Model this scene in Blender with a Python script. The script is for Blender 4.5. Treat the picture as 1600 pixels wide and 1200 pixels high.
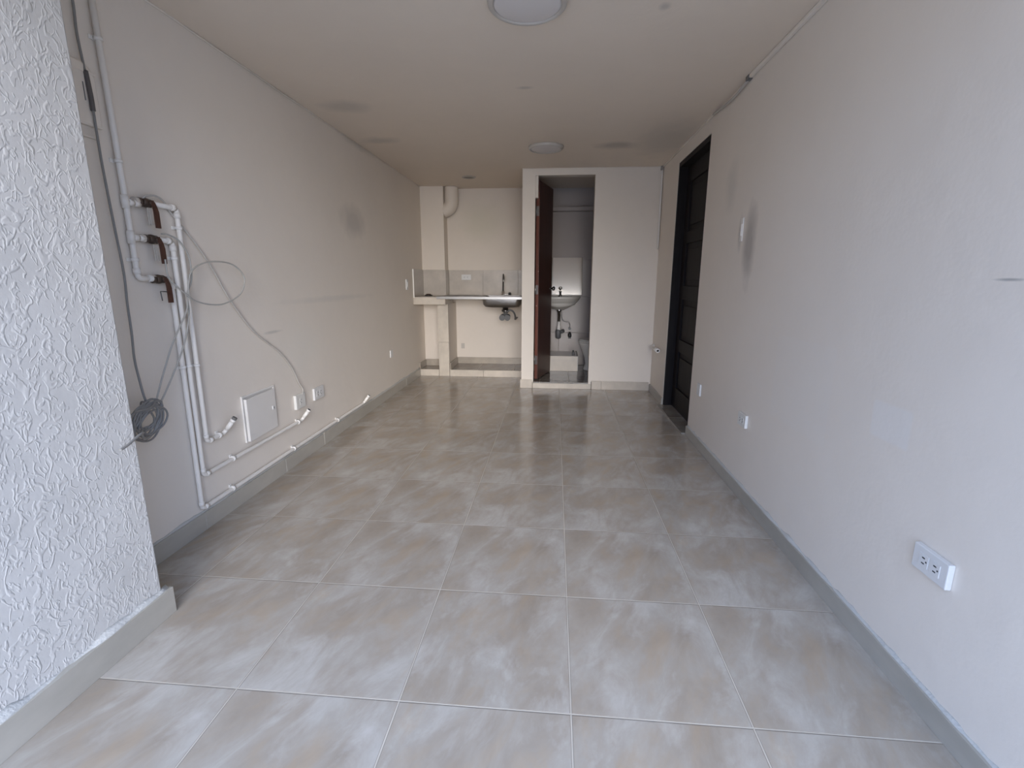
import bpy, bmesh, math, random
from mathutils import Vector, Matrix, noise
random.seed(4)
C = bpy.context.scene.collection
PI = math.pi
for o in list(bpy.data.objects): bpy.data.objects.remove(o)

# ------------------------------------------------------------ camera
CAM_H = 1.2
F_PX, PITCH, YAW, ROLL = 758.2, 0.21405, 0.08612, 0.00232
cd = bpy.data.cameras.new('camera'); cam = bpy.data.objects.new('camera', cd); C.objects.link(cam)
cd.sensor_fit = 'HORIZONTAL'; cd.sensor_width = 36.0; cd.lens = F_PX/1600*36.0
cd.clip_start = 0.02; cd.clip_end = 200
cam.matrix_world = (Matrix.Translation((0, 0, CAM_H)) @ Matrix.Rotation(YAW, 4, 'Z') @
                    Matrix.Rotation(PI/2-PITCH, 4, 'X') @ Matrix.Rotation(ROLL, 4, 'Z'))
bpy.context.scene.camera = cam

# ------------------------------------------------------------ world, daylight, exposure
w = bpy.data.worlds.new('sky'); bpy.context.scene.world = w; w.use_nodes = True
bg = w.node_tree.nodes['Background']; bg.inputs[1].default_value = 7.5
_n, _l = w.node_tree.nodes, w.node_tree.links          # overcast sky above a dim band of street and roofs near the horizon
_tc = _n.new('ShaderNodeTexCoord'); _sp = _n.new('ShaderNodeSeparateXYZ'); _rp = _n.new('ShaderNodeValToRGB')
_l.new(_tc.outputs['Generated'], _sp.inputs[0]); _l.new(_sp.outputs[2], _rp.inputs[0]); _l.new(_rp.outputs[0], bg.inputs[0])
_e = _rp.color_ramp.elements
_e[0].position = 0.03; _e[0].color = (.19, .16, .13, 1); _e[1].position = 1.0; _e[1].color = (.42, .62, 1.0, 1)
_q = _e.new(0.16); _q.color = (.43, .58, .93, 1)
def portal(name, loc, rot, sx, sy):                     # guides the sky light through the open street front
    l = bpy.data.lights.new(name, 'AREA'); l.shape = 'RECTANGLE'; l.size = sx; l.size_y = sy; l.energy = 1
    l.cycles.is_portal = True
    o = bpy.data.objects.new(name, l); C.objects.link(o); o.location = loc; o.rotation_euler = rot
    return o
portal('entrance_portal', (-0.162, -0.252, 1.151), (PI/2, 0, 0), 2.446, 2.302)
def glow(name, az, el, ang, strength, col):             # broad hazy brightness of the low sky, shining in through the street front
    l = bpy.data.lights.new(name, 'SUN'); l.angle = math.radians(ang); l.energy = strength; l.color = col
    o = bpy.data.objects.new(name, l); C.objects.link(o)
    a, e = math.radians(az), math.radians(el)
    d = Vector((-math.sin(a)*math.cos(e), math.cos(a)*math.cos(e), -math.sin(e)))     # direction the light travels
    o.rotation_euler = d.to_track_quat('-Z', 'Y').to_euler(); o.location = (1, -6, 4)
    return o
glow('hazy_low_sun', 12, 12.5, 34, 5.0, (1.0, .94, .86))
vs = bpy.context.scene.view_settings
bpy.context.scene.display_settings.display_device = 'sRGB'
vs.view_transform = 'Standard'; vs.look = 'None'; vs.gamma = 1; vs.use_curve_mapping = False
vs.exposure = -0.32

# ------------------------------------------------------------ materials
def mat(name, col, rough=0.5, metal=0.0, bump=0.0, bscale=60, var=0.0, vscale=3.0, spec=0.5):
    m = bpy.data.materials.new(name); m.use_nodes = True
    N = m.node_tree.nodes; L = m.node_tree.links; b = N['Principled BSDF']
    b.inputs['Base Color'].default_value = (*col, 1); b.inputs['Roughness'].default_value = rough
    b.inputs['Metallic'].default_value = metal; b.inputs['Specular IOR Level'].default_value = spec
    tc = N.new('ShaderNodeTexCoord')
    if var:
        n = N.new('ShaderNodeTexNoise'); n.inputs['Scale'].default_value = vscale; n.inputs['Detail'].default_value = 5
        L.new(tc.outputs['Object'], n.inputs['Vector'])
        mx = N.new('ShaderNodeMix'); mx.data_type = 'RGBA'
        mx.inputs[6].default_value = (*[c*(1-var) for c in col], 1); mx.inputs[7].default_value = (*[min(1, c*(1+var)) for c in col], 1)
        L.new(n.outputs['Fac'], mx.inputs[0]); L.new(mx.outputs[2], b.inputs['Base Color'])
    if bump:
        n = N.new('ShaderNodeTexNoise'); n.inputs['Scale'].default_value = bscale; n.inputs['Detail'].default_value = 4
        L.new(tc.outputs['Object'], n.inputs['Vector'])
        bp = N.new('ShaderNodeBump'); bp.inputs['Strength'].default_value = bump; bp.inputs['Distance'].default_value = 0.004
        L.new(n.outputs['Fac'], bp.inputs['Height']); L.new(bp.outputs[0], b.inputs['Normal'])
    return m

class G:                                    # small node-graph helper
    def __init__(s, m): s.N = m.node_tree.nodes; s.L = m.node_tree.links
    def m(s, op, a, b=None, c=None, clamp=False):
        n = s.N.new('ShaderNodeMath'); n.operation = op; n.use_clamp = clamp
        for i, v in enumerate((a, b, c)):
            if v is None: continue
            if isinstance(v, (int, float)): n.inputs[i].default_value = v
            else: s.L.new(v, n.inputs[i])
        return n.outputs[0]
    def noise(s, vec, scale, detail=3, rough=0.5, dist=0.0):
        n = s.N.new('ShaderNodeTexNoise'); n.inputs['Scale'].default_value = scale; n.inputs['Detail'].default_value = detail
        n.inputs['Roughness'].default_value = rough; n.inputs['Distortion'].default_value = dist
        s.L.new(vec, n.inputs['Vector']); return n.outputs['Fac']
    def ramp(s, f, pts):
        n = s.N.new('ShaderNodeValToRGB'); e = n.color_ramp.elements
        while len(e) < len(pts): e.new(0.5)
        for k, (p, c) in enumerate(pts): e[k].position = p; e[k].color = (*c, 1) if len(c) == 3 else c
        s.L.new(f, n.inputs[0]); return n.outputs[0]
    def mix(s, f, a, b, mode='MIX'):
        n = s.N.new('ShaderNodeMix'); n.data_type = 'RGBA'; n.blend_type = mode
        for i, v in ((0, f), (6, a), (7, b)):
            if isinstance(v, (int, float)): n.inputs[i].default_value = v
            elif isinstance(v, tuple): n.inputs[i].default_value = (*v, 1)
            else: s.L.new(v, n.inputs[i])
        return n.outputs[2]
    def sep(s, v):
        n = s.N.new('ShaderNodeSeparateXYZ'); s.L.new(v, n.inputs[0]); return n.outputs
    def comb(s, *a):
        n = s.N.new('ShaderNodeCombineXYZ')
        for i, v in enumerate(a):
            if isinstance(v, (int, float)): n.inputs[i].default_value = v
            else: s.L.new(v, n.inputs[i])
        return n.outputs[0]
    def bump(s, h, strength, dist, norm=None):
        n = s.N.new('ShaderNodeBump'); n.inputs['Strength'].default_value = strength; n.inputs['Distance'].default_value = dist
        s.L.new(h, n.inputs['Height'])
        if norm is not None: s.L.new(norm, n.inputs['Normal'])
        return n.outputs[0]
    def blob(s, sep, a, ca, ra, b, cb, rb, soft=1.0, vec=None, wob=0.0):   # soft elliptical mask in two axes
        da = s.m('DIVIDE', s.m('SUBTRACT', sep[a], ca), ra); db = s.m('DIVIDE', s.m('SUBTRACT', sep[b], cb), rb)
        d = s.m('SQRT', s.m('ADD', s.m('MULTIPLY', da, da), s.m('MULTIPLY', db, db)))
        if wob: d = s.m('ADD', d, s.m('MULTIPLY', s.m('SUBTRACT', s.noise(vec, 9, 3), 0.5), wob))
        return s.m('MULTIPLY', s.m('SUBTRACT', 1.0, d, clamp=True), 1.0/soft, clamp=True)
    def rect(s, sep, a, a0, a1, b, b0, b1, e=0.01):
        fs = []
        for ax, lo, hi in ((a, a0, a1), (b, b0, b1)):
            fs.append(s.m('DIVIDE', s.m('SUBTRACT', sep[ax], lo), e, clamp=True))
            fs.append(s.m('DIVIDE', s.m('SUBTRACT', hi, sep[ax]), e, clamp=True))
        return s.m('MULTIPLY', s.m('MULTIPLY', fs[0], fs[1]), s.m('MULTIPLY', fs[2], fs[3]))

def wall_paint(name, col, marks=(), rough=0.55):
    m = mat(name, col, rough, spec=0.3); g = G(m); b = g.N['Principled BSDF']
    tc = g.N.new('ShaderNodeTexCoord').outputs['Object']; sp = g.sep(tc)
    n1 = g.noise(tc, 1.3, 4, 0.55); n2 = g.noise(tc, 9, 5, 0.6)
    f = g.m('ADD', g.m('MULTIPLY', n1, 0.7), g.m('MULTIPLY', n2, 0.3))
    c = g.mix(f, tuple(x*0.93 for x in col), tuple(min(1, x*1.06) for x in col))
    for k in marks:
        if k[0] == 'blob':
            _, a, ca, ra, bb, cb, rb, colr, st = k
            f = g.m('MULTIPLY', g.blob(sp, a, ca, ra, bb, cb, rb, 0.7, tc, 0.5), st)
        else:
            _, a, a0, a1, bb, b0, b1, colr, st = k
            f = g.m('MULTIPLY', g.rect(sp, a, a0, a1, bb, b0, b1, 0.012), st)
        c = g.mix(f, c, colr)
    g.L.new(c, b.inputs['Base Color'])
    h = g.m('ADD', g.m('MULTIPLY', g.noise(tc, 5, 3), 1.0), g.m('MULTIPLY', g.noise(tc, 70, 3), 0.12))
    g.L.new(g.bump(h, 0.35, 0.01), b.inputs['Normal'])
    return m

WALL = (0.79, 0.72, 0.635)
M = {}
M['left'] = wall_paint('left_wall_paint', WALL, [('blob', 1, 4.10, .30, 2, 1.66, .16, (.40, .38, .35), .45),
        ('blob', 1, 2.78, .12, 2, .883, .012, (.42, .40, .37), .5), ('blob', 1, 3.6, .9, 2, 1.05, .03, (.60, .57, .52), .4),
        ('blob', 1, 4.3, .5, 2, 2.31, .06, (.45, .42, .36), .5), ('blob', 1, 3.0, .5, 2, 2.32, .05, (.45, .42, .36), .4),
        ('blob', 1, 3.1, .35, 2, .74, .22, (.76, .73, .66), .4)])
M['right'] = wall_paint('right_wall_paint', WALL, [('blob', 1, 2.88, .11, 2, 1.39, .25, (.26, .24, .22), .6),
        ('blob', 1, 3.03, .04, 2, 1.46, .12, (.34, .32, .29), .5), ('blob', 1, 3.25, .12, 2, 1.75, .2, (.52, .50, .45), .35),
        ('rect', 1, 1.47, 1.66, 2, .69, .82, (.78, .78, .77), .3), ('rect', 1, 1.9, 2.4, 2, .55, .95, (.76, .75, .72), .12),
        ('blob', 1, 1.26, .05, 2, 1.2, .005, (.35, .34, .32), .8)])
M['front'] = wall_paint('bathroom_wall_paint', (.80, .725, .63))
M['kitchen'] = wall_paint('kitchen_wall_paint', (.73, .655, .57), [('blob', 0, -.95, .35, 2, 1.9, .3, (.64, .60, .48), .5)])
M['ceiling'] = wall_paint('ceiling_paint', (.79, .69, .575), [('blob', 0, .50, .22, 1, 4.5, .14, (.32, .29, .25), .5),
        ('blob', 0, -.2, .06, 1, 3.17, .03, (.42, .39, .35), .5), ('blob', 0, .43, .03, 1, 2.34, .04, (.4, .37, .33), .5),
        ('blob', 0, -1.4, .2, 1, 3.4, .15, (.46, .43, .38), .5), ('blob', 0, -1.45, .2, 1, 4.2, .12, (.46, .43, .38), .5),
        ('blob', 0, .9, .3, 1, 4.4, .6, (.50, .47, .42), .4)])
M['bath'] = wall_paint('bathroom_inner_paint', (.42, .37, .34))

def stucco():
    m = mat('worm_texture_plaster', (.72, .72, .725), .42, spec=0.45); g = G(m); b = g.N['Principled BSDF']
    tc = g.N.new('ShaderNodeTexCoord').outputs['Object']
    def worms(scale, off, width, dist, lo, hi, msc):
        mp = g.N.new('ShaderNodeMapping'); mp.inputs['Scale'].default_value = (1, 1.15, .75); mp.inputs['Rotation'].default_value = (.35, 0, 0); g.L.new(tc, mp.inputs[0])
        v = g.N.new('ShaderNodeVectorMath'); v.operation = 'ADD'; g.L.new(mp.outputs[0], v.inputs[0]); v.inputs[1].default_value = off
        n = g.noise(v.outputs[0], scale, 1.2, 0.4, dist)
        r = g.m('SUBTRACT', 1.0, g.m('DIVIDE', g.m('ABSOLUTE', g.m('SUBTRACT', n, 0.5)), width), clamp=True)
        r = g.m('SMOOTH_MIN', r, 0.75, 0.3)
        k = g.noise(v.outputs[0], msc, 2, 0.5)
        k = g.m('DIVIDE', g.m('SUBTRACT', k, lo), hi-lo, clamp=True)
        return g.m('MULTIPLY', r, k)
    a = worms(21, (3, 1, 7), .06, .8, .49, .53, 26)
    b2 = worms(32, (11, 5, 2), .08, .9, .47, .53, 36)
    c2 = worms(13, (1, 15, 4), .028, .5, .53, .57, 15)
    h = g.m('MAXIMUM', g.m('MAXIMUM', a, g.m('MULTIPLY', b2, .75)), c2)
    h = g.m('ADD', h, g.m('MULTIPLY', g.noise(tc, 45, 4), .35))
    h = g.m('ADD', h, g.m('MULTIPLY', g.noise(tc, 6, 2), .8))
    g.L.new(g.bump(h, 0.42, 0.0042), b.inputs['Normal'])
    col = g.ramp(g.noise(tc, 4, 5, .6), [(.3, (.525, .51, .485)), (.55, (.58, .565, .54)), (.8, (.62, .605, .58))])
    dirt = g.m('MULTIPLY', g.m('DIVIDE', g.m('SUBTRACT', g.noise(tc, 9, 6, .7), .62), .12, clamp=True), .3)
    g.L.new(g.mix(dirt, col, (.48, .48, .48)), b.inputs['Base Color'])
    return m
M['stucco'] = stucco()

TX, TY, X0, Y0 = .496, .518, -1.418, 1.149
def tile_floor(name, tx, ty, x0, y0, gain=1.0, rough=.2, grout=(.56, .50, .42), half=.0022):
    m = mat(name, (.4, .37, .33), rough, spec=.38); g = G(m); b = g.N['Principled BSDF']
    tc = g.N.new('ShaderNodeTexCoord').outputs['Object']; sp = g.sep(tc)
    u = g.m('DIVIDE', g.m('SUBTRACT', sp[0], x0), tx); v = g.m('DIVIDE', g.m('SUBTRACT', sp[1], y0), ty)
    iu = g.m('FLOOR', u); iv = g.m('FLOOR', v); fu = g.m('SUBTRACT', u, iu); fv = g.m('SUBTRACT', v, iv)
    wn = g.N.new('ShaderNodeTexWhiteNoise'); wn.noise_dimensions = '2D'; g.L.new(g.comb(iu, iv, 0), wn.inputs['Vector'])
    rnd = wn.outputs['Value']; q = g.m('MULTIPLY', g.m('FLOOR', g.m('MULTIPLY', rnd, 4)), 3.7)
    # streaks run mostly away from the entrance with a slant
    x_ = g.m('SUBTRACT', g.m('MULTIPLY', fu, .93), g.m('MULTIPLY', fv, .36)); y_ = g.m('ADD', g.m('MULTIPLY', fu, .36), g.m('MULTIPLY', fv, .93))
    vec = g.comb(x_, g.m('MULTIPLY', y_, .5), q)
    n1 = g.noise(vec, 3.0, 6, .6, .4)
    n2 = g.noise(g.comb(g.m('ADD', x_, 9.0), g.m('MULTIPLY', y_, .5), q), 3.6, 7, .62, .5)
    n3 = g.noise(g.comb(x_, g.m('MULTIPLY', y_, .6), g.m('ADD', q, 30)), 22, 5, .6, .3)
    s = gain
    c = g.ramp(n1, [(.28, (.275*s, .225*s, .175*s)), (.45, (.345*s, .295*s, .240*s)), (.58, (.385*s, .345*s, .295*s)), (.72, (.47*s, .435*s, .385*s))])
    f2 = g.m('DIVIDE', g.m('SUBTRACT', n2, .50), .22, clamp=True)
    c = g.mix(g.m('MULTIPLY', f2, .6), c, (.56*s, .53*s, .49*s))
    f4 = g.m('DIVIDE', g.m('SUBTRACT', .47, n2), .15, clamp=True)
    c = g.mix(g.m('MULTIPLY', f4, .5), c, (.38*s, .28*s, .185*s))
    c = g.mix(g.m('MULTIPLY', g.m('SUBTRACT', n3, .35, clamp=True), .45), c, (.26*s, .235*s, .20*s))
    c = g.mix(g.m('MULTIPLY', rnd, .12), c, (.42*s, .38*s, .33*s))
    # grout, centre line lighter with a thin dark edge
    eu = g.m('MULTIPLY', g.m('MINIMUM', fu, g.m('SUBTRACT', 1.0, fu)), tx); ev = g.m('MULTIPLY', g.m('MINIMUM', fv, g.m('SUBTRACT', 1.0, fv)), ty)
    e = g.m('MINIMUM', eu, ev)
    gm = g.m('LESS_THAN', e, half); edge = g.m('LESS_THAN', e, half+.0012)
    c = g.mix(g.m('MULTIPLY', edge, .7), c, (.14, .12, .10))
    gc = g.mix(g.noise(tc, 3.5, 3), tuple(x*.6 for x in grout), tuple(x*1.3 for x in grout))
    c = g.mix(gm, c, gc)
    g.L.new(c, b.inputs['Base Color'])
    r = g.m('ADD', g.m('MULTIPLY', gm, .4), g.m('ADD', rough-.07, g.m('MULTIPLY', g.noise(tc, 6, 4), .14)))
    g.L.new(r, b.inputs['Roughness'])
    h = g.m('DIVIDE', e, .0045, clamp=True)
    bb = g.bump(h, .6, .0015)
    g.L.new(g.bump(g.noise(tc, 2.2, 2), .08, .02, bb), b.inputs['Normal'])
    return m
M['floor'] = tile_floor('porcelain_floor_tile', TX, TY, X0, Y0, 1.10, .16)
M['bathfloor'] = tile_floor('bathroom_floor_tile', .33, .33, -.15, 5.40, .42, .12)
M['plinth_top'] = tile_floor('plinth_tile', .45, .6, -1.30, 5.9, .75)
M['threshold'] = tile_floor('threshold_tile', .5, .45, 1.0, 3.75, .62)

def skirting_mat(name, col):
    m = mat(name, col, .3); g = G(m); b = g.N['Principled BSDF']
    tc = g.N.new('ShaderNodeTexCoord').outputs['Object']
    mp = g.N.new('ShaderNodeMapping'); mp.inputs['Scale'].default_value = (1, .35, 1); g.L.new(tc, mp.inputs[0])
    c = g.ramp(g.noise(mp.outputs[0], 5, 5, .6), [(.3, tuple(x*.82 for x in col)), (.7, tuple(x*1.12 for x in col))])
    g.L.new(c, b.inputs['Base Color']); return m
M['skirt'] = skirting_mat('skirting_tile', (.43, .40, .345))
M['kitchen_skirt'] = skirting_mat('kitchen_skirting_tile', (.40, .345, .28))
M['skirt_warm'] = skirting_mat('beige_edge_tile', (.60, .53, .44))
M['wall_tile'] = skirting_mat('backsplash_tile', (.50, .445, .385))
M['grout'] = mat('grout', (.50, .48, .44), .8)
M['grout_dark'] = mat('dark_joint', (.10, .08, .065), .9)
M['mortar'] = mat('rough_mortar', (.52, .51, .48), .8, bump=.6, bscale=120, var=.1)

M['pvc'] = mat('painted_pipe', (.80, .76, .70), .35, var=.05, vscale=12)
M['clip'] = mat('pipe_clip_plastic', (.82, .79, .74), .4)
M['plate'] = mat('white_plastic', (.70, .69, .67), .3)
M['plate_old'] = mat('cream_plastic', (.74, .72, .67), .35)
M['slot'] = mat('socket_slot', (.03, .03, .035), .6)
M['cable'] = mat('grey_cable_sheath', (.24, .235, .225), .45)
M['cable_lt'] = mat('light_grey_cable_sheath', (.42, .405, .37), .5)
M['cable_dk'] = mat('dark_cable_sheath', (.11, .10, .095), .5)
M['cable_wh'] = mat('painted_cable', (.50, .47, .43), .5)
M['rust'] = mat('rusty_lever', (.085, .036, .022), .6, .1, var=.5, vscale=60)
M['brass'] = mat('tarnished_brass', (.09, .065, .05), .5, .5, var=.4, vscale=50)
M['seal'] = mat('pale_putty', (.60, .53, .45), .7, var=.15, vscale=60)
M['panel'] = mat('painted_metal_panel', (.80, .765, .715), .4, var=.03, vscale=8)
M['rubber'] = mat('black_hole', (.012, .012, .012), .8)
M['greycap'] = mat('grey_pipe_cap', (.16, .155, .145), .7, var=.5, vscale=90)
M['steel'] = mat('stainless_steel', (.33, .32, .31), .34, 1.0, var=.1, vscale=7)
M['steel_dk'] = mat('dark_steel', (.20, .195, .19), .3, 1.0)
M['chrome'] = mat('chrome', (.62, .61, .60), .12, 1.0)
M['black'] = mat('black_plastic', (.02, .02, .02), .4)
M['gasket'] = mat('grey_trap_plastic', (.13, .13, .13), .45)
M['ceramic'] = mat('sanitary_ceramic', (.70, .665, .60), .12)
M['mirror'] = mat('mirror_glass', (.62, .58, .52), .10, 1.0)
M['diffuser'] = mat('lamp_diffuser', (.70, .66, .63), .45)
M['ring'] = mat('lamp_ring_enamel', (.50, .46, .41), .35)
M['ring_dark'] = mat('lamp_groove', (.30, .28, .25), .6)

def wood(name, c0, c1, rough, chips=False, sc=1.0, spec=.5):
    m = mat(name, c0, rough, spec=spec); g = G(m); b = g.N['Principled BSDF']
    tc = g.N.new('ShaderNodeTexCoord').outputs['Object']
    mp = g.N.new('ShaderNodeMapping'); mp.inputs['Scale'].default_value = (12*sc, 12*sc, .7*sc); g.L.new(tc, mp.inputs[0])
    c = g.ramp(g.noise(mp.outputs[0], 3, 6, .6, .6), [(.3, c0), (.7, c1)])
    if chips:
        f = g.m('DIVIDE', g.m('SUBTRACT', g.noise(tc, 17, 4, .6), .66), .03, clamp=True)
        c = g.mix(f, c, (.55, .47, .38))
    g.L.new(c, b.inputs['Base Color']); g.L.new(g.bump(g.noise(mp.outputs[0], 6, 4), .15, .002), b.inputs['Normal'])
    return m
M['door_face'] = wood('dark_red_wood', (.040, .014, .010), (.075, .024, .016), .42)
M['door_edge'] = wood('worn_red_wood_edge', (.10, .028, .016), (.19, .06, .035), .5, True)
M['door_black'] = wood('almost_black_wood', (.008, .006, .006), (.016, .013, .013), .6, spec=.2)
M['concrete'] = mat('street_concrete', (.42, .38, .34), .85, bump=.3, bscale=30, var=.1)

# ------------------------------------------------------------ mesh helpers
def nb(): return bmesh.new()
def add_box(bm, x0, x1, y0, y1, z0, z1, bev=0.0, rot=None, seg=2):
    c = Vector(((x0+x1)/2, (y0+y1)/2, (z0+z1)/2)); s = Vector((abs(x1-x0), abs(y1-y0), abs(z1-z0)))
    t = bmesh.new(); bmesh.ops.create_cube(t, size=1, matrix=Matrix.Diagonal((*s, 1)))
    if bev: bmesh.ops.bevel(t, geom=t.edges[:], offset=bev, segments=seg, affect='EDGES', profile=.5)
    mm = Matrix.Translation(c) @ (rot.to_4x4() if rot else Matrix())
    bmesh.ops.transform(t, matrix=mm, verts=t.verts); merge(bm, t); return bm
def merge(bm, t):
    me = bpy.data.meshes.new('t'); t.to_mesh(me); t.free(); bm.from_mesh(me); bpy.data.meshes.remove(me)
def smooth_path(pts, n=6):
    P = [Vector(p) for p in pts]; out = []
    for i in range(len(P)-1):
        p0 = P[max(i-1, 0)]; p1 = P[i]; p2 = P[i+1]; p3 = P[min(i+2, len(P)-1)]
        for k in range(n):
            t = k/n
            out.append(.5*((2*p1)+(p2-p0)*t+(2*p0-5*p1+4*p2-p3)*t*t+(3*p1-p0-3*p2+p3)*t**3))
    out.append(P[-1]); return out
def round_corners(pts, r=.025, n=6):
    P = [Vector(p) for p in pts]; out = [P[0]]
    for i in range(1, len(P)-1):
        a, b, c = P[i-1], P[i], P[i+1]; d1 = (a-b); d2 = (c-b)
        rr = min(r, d1.length*.49, d2.length*.49); s = b+d1.normalized()*rr; e = b+d2.normalized()*rr
        for k in range(n+1):
            t = k/n; out.append((1-t)**2*s+2*t*(1-t)*b+t*t*e)
    out.append(P[-1]); return out
def add_tube(bm, pts, r, seg=12, cap=True, radii=None):
    P = [Vector(p) for p in pts]; rings = []
    up = None
    for i, p in enumerate(P):
        t = (P[min(i+1, len(P)-1)]-P[max(i-1, 0)]).normalized()
        if up is None:
            up = Vector((0, 0, 1)) if abs(t.z) < .9 else Vector((1, 0, 0))
        a = (up-t*up.dot(t)); a = a.normalized() if a.length > 1e-6 else t.orthogonal().normalized()
        up = a; b = t.cross(a); rr = radii[i] if radii else r
        rings.append([bm.verts.new(p+(a*math.cos(2*PI*k/seg)+b*math.sin(2*PI*k/seg))*rr) for k in range(seg)])
    for i in range(len(rings)-1):
        for k in range(seg):
            f = bm.faces.new((rings[i][k], rings[i][(k+1) % seg], rings[i+1][(k+1) % seg], rings[i+1][k])); f.smooth = True
    if cap:
        bm.faces.new(rings[0][::-1]); bm.faces.new(rings[-1])
    return bm
def add_lathe(bm, prof, center, axis='Z', seg=48, smooth=True):   # prof: (radius, height along axis)
    rings = []; c = Vector(center)
    for r, h in prof:
        ring = []
        for k in range(seg):
            a = 2*PI*k/seg; x, y = r*math.cos(a), r*math.sin(a)
            v = {'Z': Vector((x, y, h)), 'X': Vector((h, x, y)), 'Y': Vector((x, h, y))}[axis]
            ring.append(bm.verts.new(c+v))
        rings.append(ring)
    for i in range(len(rings)-1):
        for k in range(seg):
            f = bm.faces.new((rings[i][k], rings[i][(k+1) % seg], rings[i+1][(k+1) % seg], rings[i+1][k])); f.smooth = smooth
    for ring, fl in ((rings[0], True), (rings[-1], False)):
        try: bm.faces.new(ring[::-1] if fl else ring)
        except Exception: pass
    return bm
def add_loft(bm, loops, smooth=True, cap0=True, cap1=True):       # loops of equal vertex count
    R = [[bm.verts.new(p) for p in l] for l in loops]; n = len(R[0])
    for i in range(len(R)-1):
        for k in range(n):
            f = bm.faces.new((R[i][k], R[i][(k+1) % n], R[i+1][(k+1) % n], R[i+1][k])); f.smooth = smooth
    if cap0: bm.faces.new(R[0][::-1])
    if cap1: bm.faces.new(R[-1])
    return bm
def rrect(cx, cy, hx, hy, r, z, n=6):                              # rounded rectangle loop
    out = []
    for sx, sy, a0 in ((1, 1, 0), (-1, 1, PI/2), (-1, -1, PI), (1, -1, 3*PI/2)):
        for k in range(n+1):
            a = a0+PI/2*k/n; out.append(Vector((cx+sx*(hx-r)+r*math.cos(a), cy+sy*(hy-r)+r*math.sin(a), z)))
    return out
def obj(name, bm, m, parent=None):
    bmesh.ops.recalc_face_normals(bm, faces=bm.faces[:])
    if parent is not None:
        wl = Vector(parent.get('_wl', (0, 0, 0))); bmesh.ops.translate(bm, vec=-wl, verts=bm.verts)
    me = bpy.data.meshes.new(name); bm.to_mesh(me); bm.free(); me.materials.append(m)
    o = bpy.data.objects.new(name, me); C.objects.link(o)
    if parent is not None:
        o.parent = parent; o['_wl'] = parent.get('_wl', (0, 0, 0))
    return o
def thing(name, label, cat, loc=(0, 0, 0), group=None):
    o = bpy.data.objects.new(name, None); C.objects.link(o); o.location = loc; o['_wl'] = tuple(loc)
    o.empty_display_size = .05
    o['label'] = label; o['category'] = cat
    if group: o['group'] = group
    return o
def tag(o, label, cat, group=None):
    o['label'] = label; o['category'] = cat
    if group: o['group'] = group
    return o
def struct(name, bm, m, label=None, cat=None):
    o = obj(name, bm, m); o['kind'] = 'structure'
    if label: o['label'] = label
    if cat: o['category'] = cat
    return o

# ------------------------------------------------------------ the setting
XL, XR, ZC = -1.68, 1.061, 2.302
YF, YE = -0.25, 6.52                         # open street front, far end
PX, PY = -1.385, 1.432                      # textured wall face and its inner end
BY, BX = 5.32, -.355                        # bathroom front wall plane and its left edge
KY = 6.40                                   # kitchen back wall
struct('floor', add_box(nb(), XL-.3, XR+.3, YF, YE+.2, -.1, 0), M['floor'], 'glossy beige and grey mottled floor tiles with pale joints', 'floor')
struct('ceiling', add_box(nb(), XL-.3, XR+.3, YF, YE+.2, ZC, ZC+.14), M['ceiling'], 'off-white plastered ceiling', 'ceiling')
struct('wall_left', add_box(nb(), XL-.14, XL, 1.2, YE, 0, ZC), M['left'], 'pale painted left wall carrying the pipes', 'wall')
bm = add_box(nb(), XL-.14, PX, YF, PY, 0, ZC, .006)
struct('wall_front_left', bm, M['stucco'], 'white worm-textured plaster wall at the left', 'wall')
DY0, DY1, DZ = 3.765, 4.665, 2.19           # doorway in the right wall
bm = nb()
add_box(bm, XR, XR+.16, YF, DY0, 0, ZC); add_box(bm, XR, XR+.16, DY1, YE, 0, ZC); add_box(bm, XR, XR+.16, DY0, DY1, DZ, ZC)
struct('wall_right', bm, M['right'], 'pale painted right wall with smudges', 'wall')
bm = nb(); add_box(bm, XL-.14, XR+.16, YE, YE+.12, 0, ZC)
add_box(bm, XL, BX, KY, YE, 0, ZC)
struct('wall_back', bm, M['kitchen'], 'off-white wall behind the kitchenette', 'wall')
bm = add_box(nb(), XL, -1.388, 6.2, KY, 0, ZC, .004)
struct('wall_back_left', bm, M['kitchen'], 'boxed column in the far left corner', 'wall')
# bathroom front wall with its doorway
OX0, OX1, OZ = -.222, .388, 2.235
bm = nb()
add_box(bm, BX, OX0, BY, BY+.10, 0, ZC); add_box(bm, OX1, XR, BY, BY+.10, 0, ZC); add_box(bm, OX0, OX1, BY, BY+.10, OZ, ZC)
bmesh.ops.remove_doubles(bm, verts=bm.verts, dist=1e-5)
struct('wall_bathroom_front', bm, M['front'], 'cream wall with the narrow bathroom doorway', 'wall')
struct('wall_bathroom_left', add_box(nb(), BX, BX+.09, BY+.10, YE, 0, ZC), M['front'])
# bathroom inner linings
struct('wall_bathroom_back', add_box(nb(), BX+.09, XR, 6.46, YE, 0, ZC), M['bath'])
bm = nb()                                   # bathroom wall tiles, 40 x 33 cm slabs with open joints
z = .075
for h in (.43, .47, .47):
    x = -.262
    for wd in (.325, .42, .42, .12):
        add_box(bm, x+.0025, min(x+wd, XR)-.0025, 6.445, 6.459, z+.0025, z+h-.0025, .001); x += wd
    z += h
struct('trim_1', bm, mat('bathroom_wall_tile', (.30, .255, .225), .3, var=.1), 'beige wall tiles behind the washbasin', 'tiles')
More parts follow.
